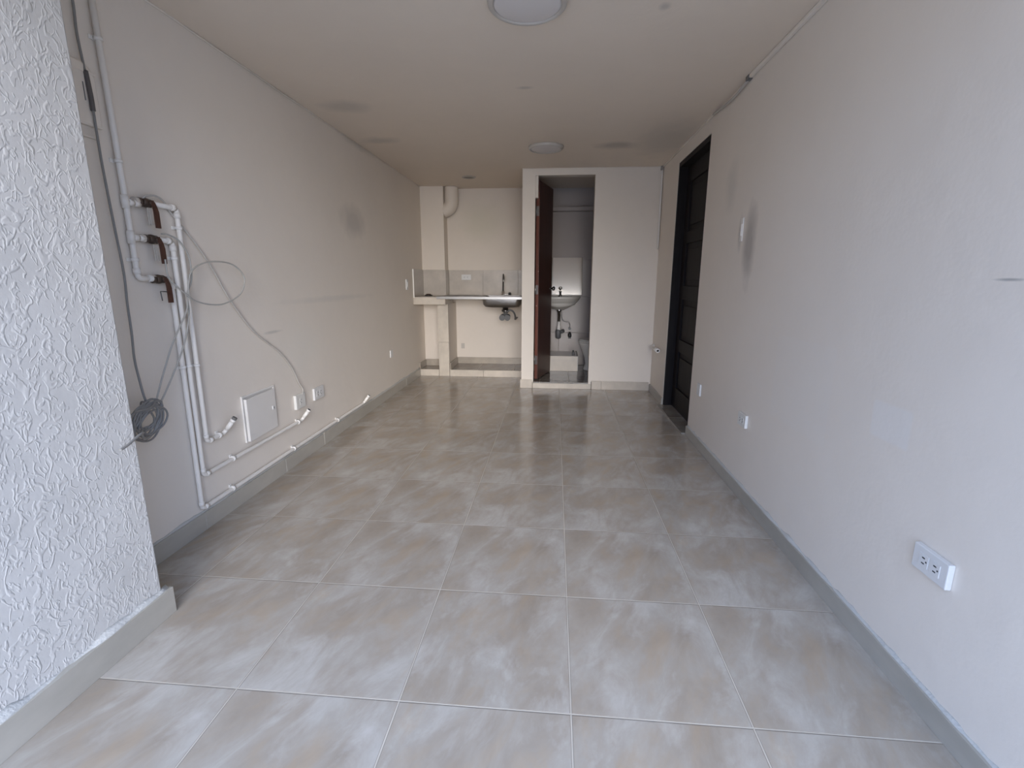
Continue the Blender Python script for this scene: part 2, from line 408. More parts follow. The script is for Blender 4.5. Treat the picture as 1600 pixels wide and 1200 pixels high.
# boxed rounded duct at the top of the corner column
bm = nb()
_p = smooth_path([(-1.303, 6.28, 2.300), (-1.303, 6.28, 2.20), (-1.304, 6.28, 2.12), (-1.325, 6.28, 2.065), (-1.37, 6.28, 2.035), (-1.40, 6.28, 2.025)], 6)
add_tube(bm, _p, .084, 28)
o = obj('duct_casing', bm, M['kitchen']); tag(o, 'rounded plaster-covered pipe casing at the top of the corner column', 'casing')

def skirting(name, axis, face, a0, a1, h, joints, depth=.014, m=None, sign=1, label=None, hj=.0):
    bm = nb(); js = [a0]+[j for j in joints if a0 < j < a1]+[a1]
    for i in range(len(js)-1):
        s, e = js[i]+.0015, js[i+1]-.0015; dh = random.uniform(-.003, .003); dd = random.uniform(0, .002)
        if axis == 'Y': add_box(bm, face, face+sign*(depth+dd), s, e, 0, h+dh, .0012)
        else: add_box(bm, s, e, face-(depth+dd), face, 0, h+dh, .0012)
    return struct(name, bm, m or M['skirt'], label or 'grey-beige tiled skirting', 'skirting')
jy = [Y0+TY*k for k in range(-6, 12)]
skirting('baseboard_left', 'Y', XL, PY, 5.9, .090, [2.03, 2.75, 3.27, 3.60, 4.30, 4.81, 5.3], .014, label='tiled skirting along the left wall')
skirting('baseboard_front_left', 'Y', PX, YF, 1.462, .098, [1.155, .637, .119, -.4], .018, label='tiled skirting under the textured wall')
skirting('baseboard_right', 'Y', XR, YF, DY0-.0, .070, [3.22, 2.70, 2.19, 1.665, 1.147, .63, .11], .013, sign=-1, label='tiled skirting along the right wall')
skirting('baseboard_right_far', 'Y', XR, DY1, BY-.02, .075, [], .013, sign=-1, label='short tiled skirting beyond the dark door')
skirting('baseboard_bathroom', 'X', BY, OX1+.035, XR-.016, .095, [.53], .014, M['skirt_warm'], label='beige skirting right of the bathroom doorway')
skirting('baseboard_bathroom_left', 'X', BY, BX-.014, OX0-.012, .095, [], .014, M['skirt_warm'], label='beige skirting left of the bathroom doorway')
# grout filling the joints and lumpy mortar on the skirting tops
bm = nb()
for j in (2.03, 2.75, 3.27, 3.60, 4.30, 4.81, 5.3): add_box(bm, XL, XL+.0135, j-.0018, j+.0018, 0, .086)
for j in (1.155, .637, .119): add_box(bm, PX, PX+.019, j-.0025, j+.0025, 0, .096)
struct('trim_2', bm, M['grout'])
bm = nb()
for j in (3.22, 2.70, 2.19, 1.665, 1.147, .63): add_box(bm, XR-.0128, XR, j-.0018, j+.0018, 0, .067)
struct('trim_3', bm, mat('grey_joint', (.22, .21, .2), .8))
def mortar(name, face, sign, a0, a1, z, wdt, lump=.004):
    bm = nb(); n = int((a1-a0)/.03); loops = []
    for i in range(n+1):
        y = a0+(a1-a0)*i/n
        k = noise.noise(Vector((y*9, face, 0))); k2 = noise.noise(Vector((y*23, 5, face)))
        wx = max(.001, wdt*(.75+.5*k)); h = max(.001, .008+lump*(k+k2*.8)*1.6)
        loops.append([Vector((face-sign*.002, y, z-.004)), Vector((face+sign*wx, y, z-.004)), Vector((face+sign*wx, y, z+h*.35)), Vector((face+sign*wx*.5, y, z+h*.8)), Vector((face-sign*.002, y, z+h*1.5))])
    add_loft(bm, loops); return struct(name, bm, M['mortar'])
mortar('trim_4', XL, 1, PY, 5.88, .090, .013)
mortar('trim_5', PX, 1, YF, 1.452, .098, .018, .006)
mortar('trim_6', XR, -1, YF, DY0, .070, .012, .005)

# bathroom raised floor and its front riser
struct('trim_7', add_box(nb(), BX+.09, XR, BY+.10, 6.46, 0, .072), M['bathfloor'], 'raised dark glossy bathroom floor', 'floor')
struct('trim_8', add_box(nb(), OX0-.006, OX1+.030, BY-.012, BY+.10, 0, .058, .002), M['skirt_warm'], 'beige tiled riser at the bathroom doorway', 'step')
struct('trim_9', add_box(nb(), OX0+.002, OX1-.002, BY-.008, BY+.105, .058, .073, .001), M['bathfloor'])
bm = nb(); add_box(bm, OX0-.010, OX0-.0065, BY-.0135, BY-.001, 0, .072); add_box(bm, OX1+.0305, OX1+.0345, BY-.0135, BY-.001, 0, .085)
struct('trim_10', bm, M['grout_dark'])
# cream fillet lines along ceiling edges
bm = nb(); add_box(bm, BX-.004, XR, BY-.006, BY, ZC-.010, ZC-.001, .002)
struct('trim_11', bm, M['front'])
bm = nb()
pts = [(XL+.004, 1.5+.18*i, ZC-.004+.002*math.sin(i*1.9)) for i in range(27)]
add_tube(bm, pts, .005, 6); struct('trim_12', bm, M['left'])

# ------------------------------------------------------------ dark door in the right wall
dz0 = .012
struct('trim_13', add_box(nb(), XR-.045, XR+.16, DY0+.002, DY1-.002, 0, dz0, .001), M['threshold'], 'dark grey tiled door threshold', 'threshold')
d = thing('door_1', 'almost black wooden panel door set back in the right wall', 'door', (XR+.12, DY0, dz0)); d['kind'] = 'structure'
bm = nb(); fw = .045
add_box(bm, XR+.002, XR+.155, DY0, DY0+fw*.5, dz0, DZ-.002, .002); add_box(bm, XR+.002, XR+.155, DY1-.025, DY1, dz0, DZ-.002, .002)
add_box(bm, XR+.002, XR+.155, DY0+fw*.5, DY1-.025, DZ-.04, DZ-.002, .002)
obj('door_frame', bm, M['door_black'], d)
lx0, lx1 = XR+.075, XR+.115; ly0, ly1 = DY0+.026, DY1-.027; lz0, lz1 = dz0+.008, DZ-.045
bm = nb()
add_box(bm, lx0, lx1, ly0, ly0+.11, lz0, lz1, .002); add_box(bm, lx0, lx1, ly1-.11, ly1, lz0, lz1, .002)
rails = [(lz0, lz0+.19), (.55, .66), (1.02, 1.14), (1.50, 1.60), (lz1-.13, lz1)]
for a, b_ in rails: add_box(bm, lx0, lx1, ly0+.11, ly1-.11, a, b_, .002)
leaf = obj('door_leaf', bm, M['door_black'], d)
for i in range(4):
    a, b_ = rails[i][1], rails[i+1][0]
    bm = nb(); add_box(bm, lx0+.018, lx1-.004, ly0+.105, ly1-.105, a-.004, b_+.004)
    add_box(bm, lx0+.006, lx0+.019, ly0+.16, ly1-.16, a+.05, b_-.05, .005)
    obj('door_panel', bm, M['door_black'], leaf)

# ------------------------------------------------------------ bathroom door, opened inwards
d = thing('door_2', 'worn dark red-brown wooden door standing open into the bathroom', 'door', (OX0+.01, BY+.06, .08)); d['kind'] = 'structure'
ang = math.radians(-14.5); L_, T_ = .555, .036
R = Matrix.Rotation(ang, 3, 'Z'); H0 = Vector((OX0+.008, BY+.105, 0))
def dl(bm, u0, u1, t0, t1, z0, z1, bev=.0015):      # u along the leaf, t through it
    t = nb(); add_box(t, t0, t1, u0, u1, z0, z1, bev); bmesh.ops.transform(t, matrix=Matrix.Translation(H0) @ R.to_4x4(), verts=t.verts); merge(bm, t); return bm
lf = obj('door_leaf', dl(nb(), .002, L_, 0, T_, .082, 2.205), M['door_face'], d)
obj('edge_strip', dl(nb(), -.001, .002, .001, T_-.001, .084, 2.09), M['door_edge'], lf)
for zz in (.30, 1.08, 1.90):
    bm = nb(); dl(bm, -.004, -.001, .004, T_-.004, zz-.05, zz+.05, .0005)
    p = H0+R @ Vector((.002, -.006, 0)); add_tube(bm, [(p.x, p.y, zz-.05), (p.x, p.y, zz+.05)], .005, 10)
    obj('hinge', bm, M['steel'], lf)
bm = nb(); kz = 1.085
for s, t0 in ((1, T_), (-1, 0)):
    c = H0+R @ Vector((t0, L_-.06, kz)); ax = R @ Vector((s, 0, 0))
    add_tube(bm, [c-ax*.001, c+ax*.006], .028, 20)
    ps = [c+ax*q for q in (.006, .018, .026, .034, .046, .056, .060)]
    add_tube(bm, ps, 0, 18, radii=[.010, .010, .015, .024, .026, .018, .006])
kn = obj('knob', bm, M['steel_dk'], lf); kn['label'] = 'dark metal round door knob'
# cream plaster stop in the upper corner of the doorway
struct('trim_14', add_box(nb(), OX0, OX0+.030, BY+.02, BY+.10, 2.02, OZ, .001), M['front'])

# ------------------------------------------------------------ bathroom fittings
o = obj('mirror', add_box(nb(), -.23, .345, 6.405, 6.409, .995, 1.465, .001, Matrix.Rotation(math.radians(-7.5), 3, 'X')), M['mirror'])
tag(o, 'frameless rectangular mirror above the washbasin', 'mirror')
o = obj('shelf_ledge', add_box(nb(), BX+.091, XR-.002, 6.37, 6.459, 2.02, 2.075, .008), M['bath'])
tag(o, 'painted pipe ledge high across the bathroom wall', 'ledge')
t = thing('washbasin', 'cream ceramic washbasin on the bathroom wall', 'washbasin', (.06, 6.25, .82))
def half_oval(cx, yb, hx, dy, z, n=20):
    out = []
    for k in range(n+1):
        a = PI+PI*k/n; out.append(Vector((cx+hx*abs(math.cos(a))**.75*(1 if math.cos(a) > 0 else -1), yb+dy*(abs(math.sin(a))**.7)*-1, z)))
    return out
bm = nb(); cx = .06; yb = 6.443
prof = [(.055, .11, .80), (.10, .19, .82), (.17, .27, .86), (.235, .34, .91), (.265, .375, .955), (.272, .385, .972), (.268, .38, .98), (.25, .355, .978)]
add_loft(bm, [half_oval(cx, yb, a, b_, z) for a, b_, z in prof], cap1=False)
inn = [(.25, .355, .978), (.235, .335, .94), (.19, .29, .88), (.08, .20, .85)]
bowl = obj('basin_bowl', bm, M['ceramic'], t)
bm = nb(); loops = []
for a, b_, z in inn:
    loops.append([Vector((cx+a*math.cos(2*PI*k/32), 6.25+min(b_*.5, .13)*math.sin(2*PI*k/32), z-.006)) for k in range(32)])
add_loft(bm, loops, cap0=False); 
# rim deck around the inner hollow
deck = half_oval(cx, yb, .252, .357, .976)
obj('hollow', bm, M['ceramic'], bowl)
bm = nb(); add_loft(bm, [half_oval(cx, yb, .262, .372, .966), half_oval(cx, yb, .262, .372, .975)]); obj('deck', bm, M['ceramic'], bowl)
bm = nb()
add_lathe(bm, [(.0, .0), (.032, .0), (.034, -.012), (.026, -.03), (.018, -.04), (.018, -.16)][1:], (cx, 6.30, .815), seg=24)
obj('tailpiece', bm, M['chrome'], t)
bm = nb(); add_lathe(bm, [(.022, 0), (.024, .01), (.024, .10), (.019, .115), (.019, .16)], (cx, 6.30, .50), seg=24)
obj('drain_pipe', bm, M['clip'], t)
bm = nb(); add_lathe(bm, [(.020, 0), (.036, .012), (.036, .10), (.028, .115), (.022, .12)], (cx-.006, 6.30, .44), seg=28)
add_tube(bm, smooth_path([(cx+.025, 6.30, .53), (cx+.055, 6.31, .53), (cx+.06, 6.38, .535), (cx+.06, 6.444, .535)]), .017, 14)
add_tube(bm, [(cx+.028, 6.30, .53), (cx+.045, 6.302, .53)], .026, 16)
o = obj('bottle_trap', bm, M['gasket'], t); o['label'] = 'grey bottle trap'
t_basin = t
t = thing('basin_tap', 'small chrome pillar tap on the washbasin rim', 'tap', (.07, 6.33, .976))
bm = nb(); add_lathe(bm, [(.022, 0), (.022, .008), (.014, .02), (.013, .06), (.017, .065), (.017, .075)], (.07, 6.33, .976), seg=20)
obj('body', bm, M['chrome'], t)
obj('spout', add_tube(nb(), smooth_path([(.07, 6.33, 1.01), (.07, 6.28, 1.035), (.07, 6.24, 1.03), (.07, 6.225, 1.015)]), .009, 12), M['chrome'], t)
bm = nb(); add_lathe(bm, [(.006, 0), (.006, .02), (.022, .025), (.024, .04), (.012, .05)], (.07, 6.33, 1.05), seg=16); obj('handle', bm, M['chrome'], t)
obj('supply_hose', add_tube(nb(), smooth_path([(.09, 6.36, .80), (.10, 6.36, .70), (.13, 6.38, .655), (.18, 6.39, .65), (.205, 6.40, .62), (.205, 6.40, .585), (.185, 6.41, .565)]), .0035, 8), M['cable'], t_basin)
bm = nb(); add_lathe(bm, [(.018, 0), (.018, .004), (.009, .006), (.009, .03), (.013, .032), (.013, .045)][::-1], (.205, 6.40, .56), 'Y', 16); obj('stop_valve', bm, M['gasket'], t_basin)
t = thing('angle_valve', 'dark angle valve low on the bathroom wall tiles', 'valve', (.205, 6.44, .46))
obj('body', add_box(nb(), .190, .222, 6.40, 6.443, .43, .475, .004), M['black'], t)
bm = nb(); add_lathe(bm, [(.010, -.05), (.016, -.045), (.024, -.03), (.024, 0), (.014, .01), (.012, .025)], (.206, 6.415, .49), seg=16); obj('handle', bm, M['black'], t)
t = thing('shower_curb', 'low beige tiled box under the washbasin', 'curb', (.0, 6.1, .073))
obj('front_tile', add_box(nb(), BX+.093, .300, 5.98, 5.995, .073, .262, .001), M['skirt_warm'], t)
obj('body', add_box(nb(), BX+.093, .295, 5.996, 6.443, .073, .255, .001), M['wall_tile'], t)
o = obj('edge_profile', add_box(nb(), .2955, .304, 5.978, 6.44, .073, .264, .001), M['grout'], t)
t = thing('soap_bottle', 'little dark bottle standing on the tiled box', 'bottle', (.24, 6.06, .262))
bm = nb(); add_lathe(bm, [(.014, 0), (.017, .004), (.017, .035), (.010, .045)], (.245, 6.06, .2625), seg=18); obj('bottle_body', bm, M['gasket'], t)
bm = nb(); add_lathe(bm, [(.011, 0), (.011, .018)], (.245, 6.06, .3078), seg=16); obj('cap', bm, M['black'], t)
# toilet, half hidden behind the right jamb
t = thing('toilet', 'cream ceramic toilet half hidden behind the bathroom doorway', 'toilet', (.53, 6.1, .073))
bm = nb(); cx, cy = .575, 6.10; loops = []
def egg(cx, cy, rx, ry, z, n=32): return [Vector((cx+(ry*1.15 if math.cos(2*PI*k/n) < 0 else ry*.85)*math.cos(2*PI*k/n), cy+rx*math.sin(2*PI*k/n), z)) for k in range(n)]
for rx, ry, z in ((.11, .17, .073), (.115, .175, .09), (.10, .155, .16), (.12, .17, .24), (.16, .20, .33), (.185, .225, .40), (.19, .23, .42), (.175, .215, .427)):
    loops.append(egg(cx, cy, rx, ry, z))
add_loft(bm, loops); obj('bowl', bm, M['ceramic'], t)
bm = nb(); add_loft(bm, [egg(cx, cy, .190, .232, .429), egg(cx, cy, .196, .238, .437), egg(cx, cy, .19, .232, .446)]); obj('seat', bm, M['ceramic'], t)
bm = nb(); add_loft(bm, [egg(cx, cy, .188, .23, .448), egg(cx, cy, .192, .234, .456), egg(cx, cy, .16, .20, .464)]); obj('lid', bm, M['ceramic'], t)
obj('tank', add_box(nb(), .80, .98, cy-.19, cy+.19, .43, .74, .02, seg=4), M['ceramic'], t)
obj('tank_lid', add_box(nb(), .79, .985, cy-.2, cy+.2, .741, .775, .012, seg=3), M['ceramic'], t)

# ------------------------------------------------------------ kitchenette
PF = 5.895                                  # plinth front
t = thing('kitchen_plinth', 'low tiled plinth under the kitchen counter', 'plinth', (-1.0, PF, 0))
bm = nb(); add_box(bm, XL+.001, -1.426, PF+.012, 6.199, 0, .078); add_box(bm, -1.294, BX-.001, PF+.012, KY-.001, 0, .078)
obj('plinth_top', bm, M['plinth_top'], t)
for a, b_ in ((XL+.001, -1.429), (-1.291, -.868), (-.865, BX-.001)):
    obj('front_tile', add_box(nb(), a, b_, PF-.002, PF+.011, .0, .081, .001), M['skirt_warm'], t)
bm = nb(); add_box(bm, -1.28, BX-.001, KY-.014, KY-.001, .079, .165, .001); obj('back_tile', bm, M['kitchen_skirt'], t)
obj('side_tile', add_box(nb(), -1.2935, -1.281, PF+.02, KY-.015, .079, .165, .001), M['kitchen_skirt'], t)
obj('corner_tile', add_box(nb(), XL+.015, -1.426, 6.186, 6.199, .079, .165, .001), M['kitchen_skirt'], t)
obj('side_tile', add_box(nb(), XL+.001, XL+.014, PF+.005, 6.199, .079, .16, .001), M['kitchen_skirt'], t)
t = thing('kitchen_counter', 'beige tiled masonry counter on a narrow pier', 'counter', (-1.45, 5.9, 0))
bm = nb(); add_box(bm, -1.424, -1.296, PF+.012, 6.198, 0, .894); add_box(bm, -1.387, -1.296, 6.198, KY-.001, 0, .894); obj('pier_body', bm, M['kitchen'], t)
bm = nb(); add_box(bm, -1.4245, -1.2955, PF-.003, PF+.011, .0, .425, .001); add_box(bm, -1.4245, -1.2955, PF-.003, PF+.011, .427, .893, .001)
obj('pier_tile', bm, M['skirt_warm'], t)
bm = nb(); add_box(bm, XL+.001, -1.296, 5.765, 6.199, .895, .972); obj('slab', bm, M['skirt_warm'], t)
obj('front_tile', add_box(nb(), XL+.001, -1.296, 5.75, 5.764, .895, .974, .001), M['skirt_warm'], t)
bm = nb(); add_box(bm, XL+.001, -1.425, 5.752, 6.198, .9725, .984, .001); add_box(bm, -1.423, -1.297, 5.752, 6.198, .9725, .984, .001); add_box(bm, -1.384, BX-.002, 6.33, KY-.001, .955, .984, .001)
obj('top_tile', bm, M['wall_tile'], t)
bm = nb(); add_box(bm, XL+.001, XL+.012, 5.758, 6.198, .985, 1.305, .001)
struct('trim_15', bm, M['wall_tile'], 'side tile of the kitchen backsplash', 'tiles')
struct('trim_16', add_box(nb(), XL+.0005, XL+.014, 5.751, 5.7575, .90, 1.308, .001), M['clip'])
bm = nb(); add_box(bm, XL+.013, -1.386, 6.187, 6.199, .985, 1.305, .001)
add_box(bm, -1.3875, -1.378, 6.187, KY-.012, .985, 1.305, .001)
xs = [-1.377, -1.31+.32-.0, -.932, -.475, BX-.001]
xs = [-1.377, -.934, -.475, BX-.001]
for i in range(3): add_box(bm, xs[i]+.0015, xs[i+1]-.0015, KY-.0125, KY-.0005, .985, 1.305, .001)
struct('trim_17', bm, M['wall_tile'], 'grey-beige kitchen backsplash tiles', 'tiles')

t = thing('kitchen_sink', 'stainless steel sink with drainboard bridging pier and wall', 'sink', (-.8, 6.0, .98))
sz = .987
bm = nb(); hx = (BX-.002+1.40)/2; cxs = (BX-.002-1.40)/2
bm = nb()
add_box(bm, -1.40, -.885, 5.745, 6.27, sz-.002, sz+.004, .001)
add_box(bm, -.885, BX-.002, 5.745, 5.80, sz-.002, sz+.004, .001); add_box(bm, -.885, BX-.002, 6.19, 6.27, sz-.002, sz+.004, .001)
add_box(bm, -.885, -.86, 5.80, 6.19, sz-.002, sz+.004, .001); add_box(bm, -.40, BX-.002, 5.80, 6.19, sz-.002, sz+.004, .001)
add_box(bm, -1.40, BX-.002, 5.742, 5.748, sz-.028, sz+.003, .002)      # turned-down front lip
add_box(bm, -1.402, -1.397, 5.742, 6.27, sz-.003, sz+.004, .001)
dk = obj('drainboard', bm, M['steel'], t)
bm = nb()
for k in range(7): add_box(bm, -1.33, -.93, 5.83+k*.055, 5.842+k*.055, sz+.004, sz+.008, .0015)
obj('ridge', bm, M['steel'], dk)
bm = nb(); bx, by = (-.86-.40)/2-.002, 5.995
ls = [rrect(bx, by, .232, .197, .03, sz+.002), rrect(bx, by, .229, .194, .05, sz-.02), rrect(bx, by, .224, .19, .06, sz-.09), rrect(bx, by, .205, .17, .07, sz-.122), rrect(bx, by, .15, .12, .06, sz-.13)]
add_loft(bm, ls, cap0=False); bw = obj('bowl', bm, M['steel'], t)
bm = nb(); add_lathe(bm, [(.035, .0), (.035, -.03), (.048, -.032), (.048, -.055), (.03, -.06)], (-.60, 5.995, sz-.131), seg=24)
obj('strainer', bm, M['steel_dk'], bw)
bm = nb()
add_tube(bm, smooth_path([(-.615, 5.99, .80), (-.612, 5.97, .775), (-.605, 5.955, .75)]), .012, 12); add_tube(bm, smooth_path([(-.575, 5.99, .80), (-.590, 5.97, .775), (-.598, 5.955, .75)]), .012, 12)
for x in (-.632, -.568):
    add_tube(bm, [(x, 5.985, .745), (x, 5.91, .735)], .0, 20, radii=[.030, .030])
    add_tube(bm, [(x, 5.915, .7355), (x, 5.895, .733)], .0, 20, radii=[.036, .036])
o = obj('drain_trap', bm, M['gasket'], t); o['label'] = 'dark twin drain trap'
obj('waste_hose', add_tube(nb(), smooth_path([(-.575, 5.96, .80), (-.545, 5.96, .822), (-.51, 5.97, .81), (-.487, 6.0, .77), (-.483, 6.05, .725), (-.49, 6.12, .70), (-.49, 6.395, .70)]), .011, 12), M['gasket'], t)
t = thing('sink_faucet', 'tall slim faucet with black riser behind the sink', 'faucet', (-.655, 6.23, sz+.004))
bm = nb(); fx, fy = -.655, 6.235
add_lathe(bm, [(.028, 0), (.028, .006), (.020, .012), (.018, .05), (.012, .055)], (fx, fy, sz+.0045), seg=20); add_box(bm, fx, fx+.075, fy-.014, fy+.014, sz+.006, sz+.026, .005); obj('base', bm, M['chrome'], t)
bm = nb(); add_lathe(bm, [(.016, 0), (.018, .01), (.018, .03), (.010, .036)], (fx+.085, fy, sz+.005), seg=18); obj('handle', bm, M['black'], t)
bm = nb(); add_tube(bm, [(fx, fy, sz+.055), (fx+.002, fy, sz+.17)], .0085, 14); obj('riser', bm, M['black'], t)
bm = nb(); add_tube(bm, smooth_path([(fx+.002, fy, sz+.17), (fx+.004, fy-.005, sz+.225), (fx+.010, fy-.05, sz+.262), (fx+.018, fy-.11, sz+.25), (fx+.024, fy-.14, sz+.20)]), .0095, 14); obj('spout', bm, M['steel_dk'], t)
t = thing('burner_cap', 'small dark round burner cap on the left counter end', 'burner cap', (-1.59, 6.08, .984))
bm = nb(); add_lathe(bm, [(.045, 0), (.050, .003), (.050, .010), (.040, .015)], (-1.575, 6.06, .9845), seg=28); obj('rim', bm, M['black'], t)
bm = nb(); add_lathe(bm, [(.032, 0), (.030, .008), (.012, .011)], (-1.575, 6.06, .9998), seg=24); obj('lid', bm, M['rust'], t)

# ------------------------------------------------------------ wall plates (sockets, switches)
def frame_for(wall):                        # local axes: a along the wall, n out of it
    return {'L': (Vector((0, 1, 0)), Vector((1, 0, 0)), XL), 'R': (Vector((0, -1, 0)), Vector((-1, 0, 0)), XR), 'B': (Vector((1, 0, 0)), Vector((0, -1, 0)), KY)}[wall]
def plate_box(bm, wall, a, z, wa, hz, n0, n1, bev=.002, base=None):
    A, Nn, f = frame_for(wall); f = base if base is not None else f
    if wall == 'L': add_box(bm, f+n0, f+n1, a-wa/2, a+wa/2, z-hz/2, z+hz/2, bev)
    elif wall == 'R': add_box(bm, f-n1, f-n0, a-wa/2, a+wa/2, z-hz/2, z+hz/2, bev)
    else: add_box(bm, a-wa/2, a+wa/2, f-n1, f-n0, z-hz/2, z+hz/2, bev)
    return bm
def outlet(wall, a, z, wa, hz, label, kind='socket', th=.012, n=2, m='plate', grp=None, base=None, vert=False):
    A, Nn, f = frame_for(wall); f = base if base is not None else f
    loc = (f, a, z) if wall != 'B' else (a, f, z)
    t = thing('wall_socket' if kind == 'socket' else ('light_switch' if kind == 'switch' else 'blank_plate'), label, {'socket': 'socket', 'switch': 'switch'}.get(kind, 'plate'), loc, grp)
    if kind == 'blank':
        obj('plate', plate_box(nb(), wall, a, z, wa, hz, .0005, th, .0025, base), M[m], t); 
        for q in (.36, -.36): obj('screw', plate_box(nb(), wall, a, z+hz*q, .005, .005, th, th+.0008, 0, base), M['ring'], t)
        return t
    pl = obj('plate', plate_box(nb(), wall, a, z, wa, hz, .0005, th, .0025, base), M[m], t)
    if kind == 'switch':
        obj('rocker', plate_box(nb(), wall, a, z, wa*.45, hz*.5, th, th+.004, .0015, base), M[m], t); return t
    for k in range(n):
        off = (k-(n-1)/2)*wa*.33
        fc = obj('socket_face', plate_box(nb(), wall, a+off, z, wa*.27, hz*.5, th, th+.0015, .0006, base), M[m], t)
        bm = nb(); q = hz*.11
        plate_box(bm, wall, a+off, z+q, wa*.08, .0035, th+.0014, th+.002, 0, base); plate_box(bm, wall, a+off, z-q, wa*.08, .0035, th+.0014, th+.002, 0, base)
        plate_box(bm, wall, a+off-wa*.085, z, .0045, .0045, th+.0014, th+.002, 0, base)
        obj('slot', bm, M['slot'], fc)
    return t
outlet('R', 1.297, .431, .125, .073, 'white double socket on the right wall nearest the camera', th=.017)
outlet('R', 2.69, .437, .11, .073, 'white socket on the right wall, middle of the three low ones', th=.016, m='plate_old')
outlet('R', 3.53, .417, .07, .085, 'small white plate on the right wall close beside the dark door', 'blank', th=.012)
outlet('R', 3.00, 1.475, .032, .13, 'narrow painted-over switch beside the dark smudge, right wall', 'switch', th=.006, m='pvc')
outlet('L', 2.985, .404, .115, .095, 'cream socket with a cable plugged in, right of the access panel', th=.020, n=1, m='plate_old')
outlet('L', 3.25, .398, .14, .085, 'plain white socket plate just beyond the cabled socket, left wall', th=.016, m='plate')
outlet('L', 4.86, .435, .075, .075, 'small white plate low on the far left wall', 'blank', th=.010)
outlet('L', 5.50, 1.13, .07, .115, 'white light switch on the left wall beside the counter', 'switch', th=.012)
outlet('B', -1.15, 1.215, .125, .070, 'white socket on the kitchen backsplash', th=.010, base=KY-.0125)
outlet('B', -1.215, .315, .045, .07, 'small faded plate on the wall under the sink', 'blank', th=.006, m='ring')

# access panel
t = thing('access_panel', 'white metal access panel low on the left wall, slightly ajar', 'access panel', (XL, 2.56, .44))
bm = nb(); y0, y1, z0, z1 = 2.405, 2.715, .312, .572
for a in ((y0, y1, z1-.010, z1), (y0, y1, z0, z0+.010), (y0, y0+.010, z0+.010, z1-.010), (y1-.010, y1, z0+.010, z1-.010)): add_box(bm, XL+.0005, XL+.010, *a, .001)
obj('frame', bm, M['panel'], t)
bm = nb(); add_box(bm, XL+.0005, XL+.003, y0+.01, y1-.01, z0+.01, z1-.01); obj('back_plate', bm, M['panel'], t)
bm = nb(); rot = Matrix.Rotation(math.radians(2.6), 3, 'Z')
add_box(bm, XL+.018, XL+.023, y0+.006, y1-.012, z0+.006, z1-.016, .001, rot); add_box(bm, XL+.014, XL+.029, y0+.005, y0+.010, z0+.006, z1-.016, .001)
dr = obj('panel_door', bm, M['panel'], t)
bm = nb(); add_box(bm, XL+.018, XL+.0225, y1-.055, y1-.040, .433, .455, .001); la = obj('latch', bm, M['plate'], dr)
bm = nb(); add_box(bm, XL+.0224, XL+.0235, y1-.046, y1-.042, .438, .450); o = obj('keyhole', bm, M['gasket'], dr)

# ------------------------------------------------------------ water pipes on the left wall
PXc = -1.662; PR = .0108
def clamp(parent, y, z, wid=.045, vertical=True):
    bm = nb()
    if vertical:
        add_box(bm, XL+.0005, XL+.006, y-wid/2, y+wid/2, z-.007, z+.007, .001)
        add_tube(bm, [(PXc, y, z-.006), (PXc, y, z+.006)], .0142, 14)
    else:
        add_box(bm, XL+.0005, XL+.006, y-.008, y+.008, z-.02, z+.02, .001)
        add_tube(bm, [(PXc, y-.008, z), (PXc, y+.008, z)], .0142, 14)
    return obj('pipe_clip', bm, M['clip'], parent)
def fitting(bm, p, d, l=.022, r=.0138):
    p = Vector(p); d = Vector(d); add_tube(bm, [p-d*l/2, p+d*l/2], r, 14)
Y1 = 1.845
t = thing('riser_pipe', 'tall white riser pipe running down from the ceiling', 'pipe', (PXc, Y1, 1.2))
pts = round_corners([(PXc, Y1-.008, 2.298), (PXc, Y1, 1.75), (PXc, Y1+.004, 1.30), (PXc, Y1+.004, 1.197), (PXc, 1.93, 1.197)], .022)
rp = obj('pipe', add_tube(nb(), pts, PR), M['pvc'], t)
for z in (1.487, 1.355):
    bm = nb(); add_tube(bm, [(PXc, Y1+.002, z), (PXc, Y1+.055, z)], PR); fitting(bm, (PXc, Y1+.001, z), (0, 0, 1), .05); fitting(bm, (PXc, Y1+.022, z), (0, 1, 0), .025); fitting(bm, (PXc, Y1+.050, z), (0, 1, 0), .03, .0125)
    obj('tee', bm, M['pvc'], t)
bm = nb(); fitting(bm, (PXc, 1.915, 1.197), (0, 1, 0), .035, .0135); obj('coupling', bm, M['pvc'], t)
bm = nb(); fitting(bm, (PXc, Y1+.004, 1.225), (0, 0, 1), .022); obj('coupling', bm, M['pvc'], t)
clamp(t, Y1-.005, 2.043); clamp(t, Y1-.001, 1.632); clamp(t, Y1+.004, 1.27)

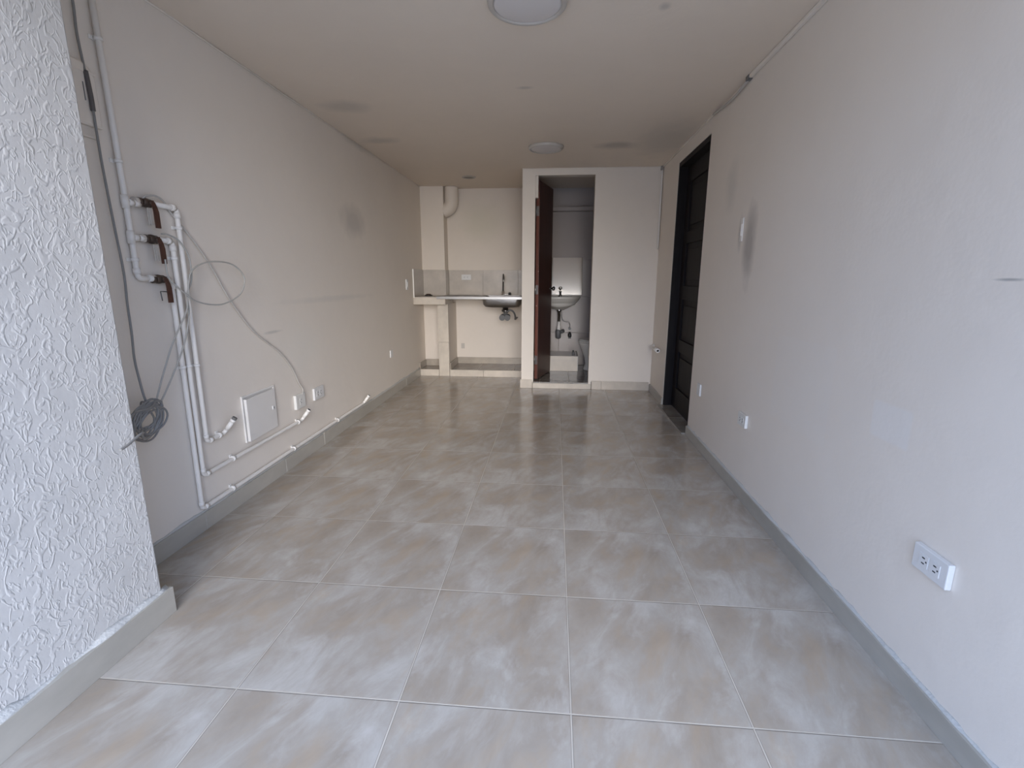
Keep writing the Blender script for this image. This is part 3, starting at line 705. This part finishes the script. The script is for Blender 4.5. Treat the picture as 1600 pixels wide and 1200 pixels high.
def branch(k, z0, yv, ypost, zbot, yend, tip, label, clips_v, clips_h, rusty):
    t = thing('water_pipe', label, 'pipe', (PXc, ypost, zbot), 'branch water pipes on the left wall')
    a0 = yv+.028
    pts = [(PXc, a0, z0), (PXc, ypost, z0), (PXc, ypost-.008, zbot), (PXc, yend, zbot+.004)]
    if tip == 'up': pts += [(PXc+.045, yend+.018, zbot+.068)]
    P = round_corners(pts, .020); obj('pipe', add_tube(nb(), P, PR), M['pvc'], t)
    for p_, d_, l_ in (((PXc, ypost-.02, z0), (0, 1, 0), .02), ((PXc, ypost, z0-.03), (0, 0, 1), .025)):
        bm = nb(); fitting(bm, p_, d_, l_); obj('coupling', bm, M['pvc'], t)
    for p_, d_ in (((PXc, ypost-.008, zbot+.025), (0, 0, 1)), ((PXc, ypost+.02, zbot), (0, 1, 0))):
        bm = nb(); fitting(bm, p_, d_, .021, .0125); obj('coupling', bm, M['pvc'], t)
    # open stub end
    e = Vector(P[-1]); dv = (Vector(P[-1])-Vector(P[-2])).normalized()
    bm = nb(); add_tube(bm, [e-dv*.012, e+dv*.004], .0132, 14); add_tube(bm, [e-dv*.060, e-dv*.008], .0122, 14)
    obj('end_socket', bm, M['pvc'] if k != 0 else M['pvc'], t)
    bm = nb(); add_tube(bm, [e+dv*.0038, e+dv*(.006 if k else .016)], .0105 if k else .012, 14); obj('open_end', bm, M['rubber'] if k else M['greycap'], t)
    for z in clips_v: clamp(t, ypost-.008*(z0-z)/(z0-zbot), z)
    for y in clips_h: clamp(t, y, zbot+.003, vertical=False)
    # ball valve with hanging rusty lever
    v = obj('valve', add_valve(yv, z0), M['brass'], t)
    bm = nb(); X = PXc+.022
    add_box(bm, X, X+.004, yv+.002, yv+.018, z0-.012, z0+.010, .001)
    loops = []
    for yy, zz in ((yv+.006, z0+.004), (yv+.016, z0-.016), (yv+.020, z0-.036), (yv+.020, z0-.065), (yv+.020, z0-.098)):
        hw = .009 if zz > z0-.03 else .0108
        loops.append([Vector((X+.001, yy-hw, zz)), Vector((X+.009, yy-hw, zz)), Vector((X+.009, yy+hw, zz)), Vector((X+.001, yy+hw, zz))])
    add_loft(bm, loops, False); lv = obj('lever', bm, M['rust'], v)
    bm = nb()
    if rusty == 2:
        add_tube(bm, [(X+.004, yv+.006, z0-.052), (X+.004, yv-.028, z0-.05)], .0022, 6); add_tube(bm, [(X+.004, yv-.028, z0-.05), (X+.004, yv-.024, z0-.088)], .0022, 6)
    else:
        add_box(bm, X-.002, X+.002, yv-.020, yv+.004, z0-.088, z0-.022, .001); 
        add_tube(bm, [(X+.004, yv-.016, z0-.03), (X+.004, yv-.011, z0-.09)], .0022, 6)
    obj('bracket', bm, M['steel_dk'] if rusty == 2 else M['ring'], v)
    return t
def add_valve(y, z):
    bm = nb()
    add_tube(bm, [(PXc, y-.034, z), (PXc, y-.018, z)], .0165, 6); add_tube(bm, [(PXc, y+.014, z), (PXc, y+.030, z)], .0165, 6)
    add_lathe(bm, [(.013, -.020), (.0175, -.012), (.019, 0), (.0175, .012), (.013, .018)], (PXc, y, z), 'Y', 16)
    add_tube(bm, [(PXc+.012, y+.006, z), (PXc+.028, y+.006, z)], .008, 12)
    return bm
branch(0, 1.497, 1.940, 2.107, .425, 2.225, 'up', 'white water pipe from the top valve, ending in the capped stub left of the panel', [1.414, .80], [2.19], 0)
branch(1, 1.355, 1.945, 2.056, .272, 2.975, 'up', 'white water pipe from the middle valve, its open black stub below the cabled socket', [1.282, .805], [2.268, 2.93], 1)
branch(2, 1.194, 1.950, 2.018, .118, 4.02, 'up', 'white water pipe from the lowest valve, running just above the skirting', [.805], [2.238, 2.85, 3.5], 2)
for y, z in ((1.895, 1.497), (1.905, 1.355)):
    o = obj('pipe_putty', add_tube(nb(), [(PXc-.004, y-.006, z), (PXc-.004, y+.022, z)], .0165, 12), M['seal'])
    tag(o, 'beige putty blob around the %s valve inlet' % ('top' if z > 1.4 else 'middle'), 'putty')

# ------------------------------------------------------------ cables
def cable(name, pts, r, m, label, cat='cable'):
    o = obj(name, add_tube(nb(), smooth_path(pts, 8), r, 8), M[m]); return tag(o, label, cat)
cable('hanging_cable', [(-1.668, 1.765, 2.298), (-1.668, 1.768, 2.13), (-1.668, 1.763, 2.03), (-1.662, 1.762, 1.93), (-1.658, 1.761, 1.9), (-1.652, 1.76, 1.787), (-1.655, 1.763, 1.725), (-1.66, 1.769, 1.598), (-1.66, 1.777, 1.397), (-1.655, 1.78, 1.221), (-1.65, 1.768, 1.1), (-1.64, 1.755, .99), (-1.62, 1.727, .894), (-1.60, 1.712, .817), (-1.59, 1.71, .75), (-1.585, 1.715, .715)],
      .0042, 'cable', 'long dark grey cable dropping from the ceiling beside the riser pipe')
obj_sleeve = obj('cable_sleeve', add_tube(nb(), smooth_path([(-1.658, 1.7615, 1.91), (-1.652, 1.76, 1.83), (-1.652, 1.76, 1.78)]), .0078, 10), M['cable_dk']); tag(obj_sleeve, 'dark tape sleeve around the hanging cable near its top', 'sleeve')
cable('thin_cable', [(-1.668, 1.905, 1.478), (-1.660, 1.92, 1.50), (-1.655, 1.942, 1.523), (-1.655, 1.992, 1.530), (-1.66, 2.035, 1.517), (-1.672, 2.08, 1.48), (-1.672, 2.111, 1.451), (-1.668, 2.173, 1.388), (-1.665, 2.277, 1.267), (-1.665, 2.401, 1.085), (-1.668, 2.572, .908), (-1.67, 2.80, .762), (-1.67, 2.925, .642), (-1.668, 2.99, .53), (-1.665, 3.03, .475), (-1.66, 3.01, .443)],
      .0040, 'cable_wh', 'thin pale cable slanting down the left wall to the cream socket')
cable('loop_cable', [(-1.628, 1.962, 1.275), (-1.625, 1.963, 1.202), (-1.62, 2.0, 1.16), (-1.615, 2.04, 1.128), (-1.62, 2.093, 1.098), (-1.62, 2.193, 1.076), (-1.62, 2.294, 1.077), (-1.62, 2.417, 1.117), (-1.62, 2.466, 1.181), (-1.62, 2.448, 1.23), (-1.62, 2.369, 1.269), (-1.62, 2.252, 1.276), (-1.62, 2.164, 1.263), (-1.62, 2.098, 1.231), (-1.62, 2.069, 1.183), (-1.62, 2.055, 1.128), (-1.615, 2.027, 1.059), (-1.61, 1.979, 1.007), (-1.61, 1.909, .919), (-1.61, 1.834, .796), (-1.60, 1.775, .712)],
      .0035, 'cable_lt', 'grey cable making a wide loop over the three white pipes')
cable('valve_cable', [(-1.640, 1.975, 1.378), (-1.635, 2.002, 1.378), (-1.63, 2.054, 1.358), (-1.63, 2.098, 1.305), (-1.63, 2.107, 1.239), (-1.63, 2.097, 1.183), (-1.63, 2.063, 1.128), (-1.625, 2.051, 1.044), (-1.62, 2.003, .935), (-1.61, 1.931, .847), (-1.60, 1.843, .754), (-1.595, 1.79, .702)],
      .0035, 'cable_lt', 'grey cable curving from the middle valve down to the coil')
# coil bundle
t = thing('cable_coil', 'tangled coil of grey cable hanging beside the textured wall corner', 'cable coil', (-1.58, 1.69, .655))
bm = nb(); cc = Vector((-1.585, 1.705, .652)); pts = []
N_ = 12
for i in range(N_*14):
    a = 2*PI*i/14; k = i/14
    r = .063+.018*math.sin(k*2.3)+.008*math.sin(a*2+k)+.004*math.sin(a*3+k*2)
    oy = .010*math.sin(k*1.7); oz = .010*math.cos(k*2.9)
    pts.append(cc+Vector((.018*math.sin(k*3.1+a*.5), oy+r*1.02*math.cos(a), oz+r*.92*math.sin(a))))
obj('coil', add_tube(bm, smooth_path(pts, 3), .0039, 7), M['cable'], t)
bm = nb(); pts = []
for k in range(12):                         # binding turns at the top
    a = k*1.05; pts.append(Vector((-1.585+.014*math.cos(a), 1.69+.003*k, .712+.018*math.sin(a))))
obj('binding', add_tube(bm, smooth_path(pts, 4), .0034, 7), M['cable'], t)
obj('loose_loop', add_tube(nb(), smooth_path([(-1.575, 1.70, .715), (-1.57, 1.74, .722), (-1.57, 1.765, .715), (-1.575, 1.77, .70), (-1.58, 1.765, .685)]), .0034, 7), M['cable'], t)
obj('loose_loop', add_tube(nb(), smooth_path([(-1.56, 1.72, .718), (-1.54, 1.67, .712), (-1.535, 1.61, .715), (-1.54, 1.58, .70), (-1.56, 1.60, .66)]), .0034, 7), M['cable'], t)
obj('loose_end', add_tube(nb(), smooth_path([(-1.585, 1.70, .588), (-1.54, 1.63, .60), (-1.48, 1.56, .635), (-1.43, 1.505, .667), (-1.385, 1.462, .684), (-1.368, 1.43, .688), (-1.358, 1.395, .683), (-1.350, 1.36, .676), (-1.346, 1.33, .672)]), .0042, 8), M['cable'], t)
# wall box near the top of the riser
t = thing('wall_box', 'painted-over box high on the left wall behind the cable', 'wall box', (XL, 1.72, 1.86))
bm = nb(); loops = []
for x in (XL+.0005, XL+.016, XL+.020):
    s = .006 if x > XL+.018 else 0
    l = [Vector((x, 1.55, 1.73+s)), Vector((x, 1.80-s, 1.73+s))]
    for k in range(7):
        a = k/6*PI/2; l.append(Vector((x, 1.745-s+.055*math.cos(a), 1.885-s+.055*math.sin(a))))
    l.append(Vector((x, 1.55, 1.94-s))); loops.append(l)
add_loft(bm, loops, False); obj('body', bm, M['left'], t)
obj('slit', add_box(nb(), XL+.020, XL+.022, 1.743, 1.7455, 1.81, 1.87), M['gasket'], t)
obj('ledge', add_box(nb(), XL+.0005, XL+.022, 1.55, 1.80, 1.905, 1.912, .001), M['left'], t)
o = obj('wall_ledge', add_box(nb(), XL+.0005, XL+.010, 1.50, 1.79, 1.690, 1.697, .001), M['left']); tag(o, 'thin painted ridge on the left wall below the painted-over box', 'ridge')

# right corner conduit, ceiling cable duct and pipe stub
t = thing('corner_conduit', 'thin white conduit in the far right corner', 'conduit', (XR-.02, 5.29, 1.5))
obj('conduit', add_tube(nb(), smooth_path([(XR-.014, 5.303, 2.27), (XR-.013, 5.302, 1.9), (XR-.012, 5.304, 1.50)]), .009, 10), M['pvc'], t)
obj('junction', add_box(nb(), XR-.03, XR-.001, 5.285, 5.318, 2.262, 2.300, .003), M['ring_dark'], t)
t = thing('ceiling_cable_duct', 'slim painted cable duct along the right ceiling edge', 'cable duct', (XR-.01, 3.1, 2.29))
obj('duct', add_box(nb(), XR-.020, XR-.001, YF+.1, 3.10, ZC-.019, ZC-.001, .003), M['right'], t)
obj('duct', add_box(nb(), XR-.014, XR-.001, 3.70, BY-.04, ZC-.013, ZC-.001, .003), M['right'], t)
bm = nb(); add_tube(bm, smooth_path([(XR-.012, 3.08, ZC-.012), (XR-.016, 3.2, ZC-.034), (XR-.016, 3.35, ZC-.040), (XR-.014, 3.55, ZC-.026), (XR-.010, 3.72, ZC-.010)]), .0075, 8); o = obj('sagging_cover', bm, M['cable_wh'], t)
bm = nb(); add_box(bm, XR-.024, XR-.001, 3.07, 3.11, ZC-.024, ZC-.0015, .001); o = obj('open_gap', bm, M['gasket'], t)
t = thing('pipe_stub', 'short white pipe stub beside the dark door at knee height', 'pipe stub', (XR, 5.0, .5))
bm = nb(); zs = .505
add_tube(bm, round_corners([(XR-.001, 5.22, zs), (XR-.035, 5.22, zs), (XR-.035, 4.86, zs)], .015), .011, 12); obj('pipe', bm, M['pvc'], t)
bm = nb(); add_tube(bm, [(XR-.035, 5.05, zs), (XR-.035, 4.86, zs)], .020, 14); obj('coupling', bm, M['clip'], t)
bm = nb(); add_lathe(bm, [(.024, -.001), (.024, -.008), (.014, -.012)], (XR, 5.22, zs), 'X', 16); obj('wall_flange', bm, M['clip'], t)

# ------------------------------------------------------------ ceiling lamps (switched off)
def panel_lamp(x, y, r, label):
    t = thing('ceiling_lamp', label, 'ceiling lamp', (x, y, ZC), 'round ceiling lamps')
    bm = nb(); add_lathe(bm, [(r*.99, -.0005), (r, -.006), (r*.985, -.018), (r*.93, -.026), (r*.87, -.024), (r*.84, -.018), (r*.84, -.0005)], (x, y, ZC), seg=72)
    obj('ring', bm, M['ring'], t)
    bm = nb(); add_lathe(bm, [(r*.845, -.014), (r*.845, -.019), (r*.80, -.021), (r*.4, -.024), (r*.02, -.025)], (x, y, ZC), seg=72); obj('diffuser', bm, M['diffuser'], t)
    return t
panel_lamp(-.135, 2.245, .163, 'large round white flush ceiling lamp nearest the camera')
panel_lamp(-.102, 4.49, .150, 'round white flush ceiling lamp in front of the bathroom')
t = thing('downlight', 'small recessed ceiling downlight in front of the kitchenette', 'downlight', (-.978, 5.69, ZC))
bm = nb(); add_lathe(bm, [(.078, -.0005), (.080, -.004), (.072, -.010), (.060, -.010), (.056, -.002)], (-.978, 5.69, ZC), seg=40); obj('ring', bm, M['ring'], t)
bm = nb(); add_lathe(bm, [(.057, -.001), (.056, -.003), (.01, -.005)], (-.978, 5.69, ZC), seg=40); obj('lens', bm, M['ring_dark'], t)

# pavement outside the open front
struct('ground', add_box(nb(), -14, 14, -24, YF-.001, -.12, -.02), M['concrete'], 'concrete pavement outside', 'ground')
for o in bpy.data.objects:
    if '_wl' in o: del o['_wl']
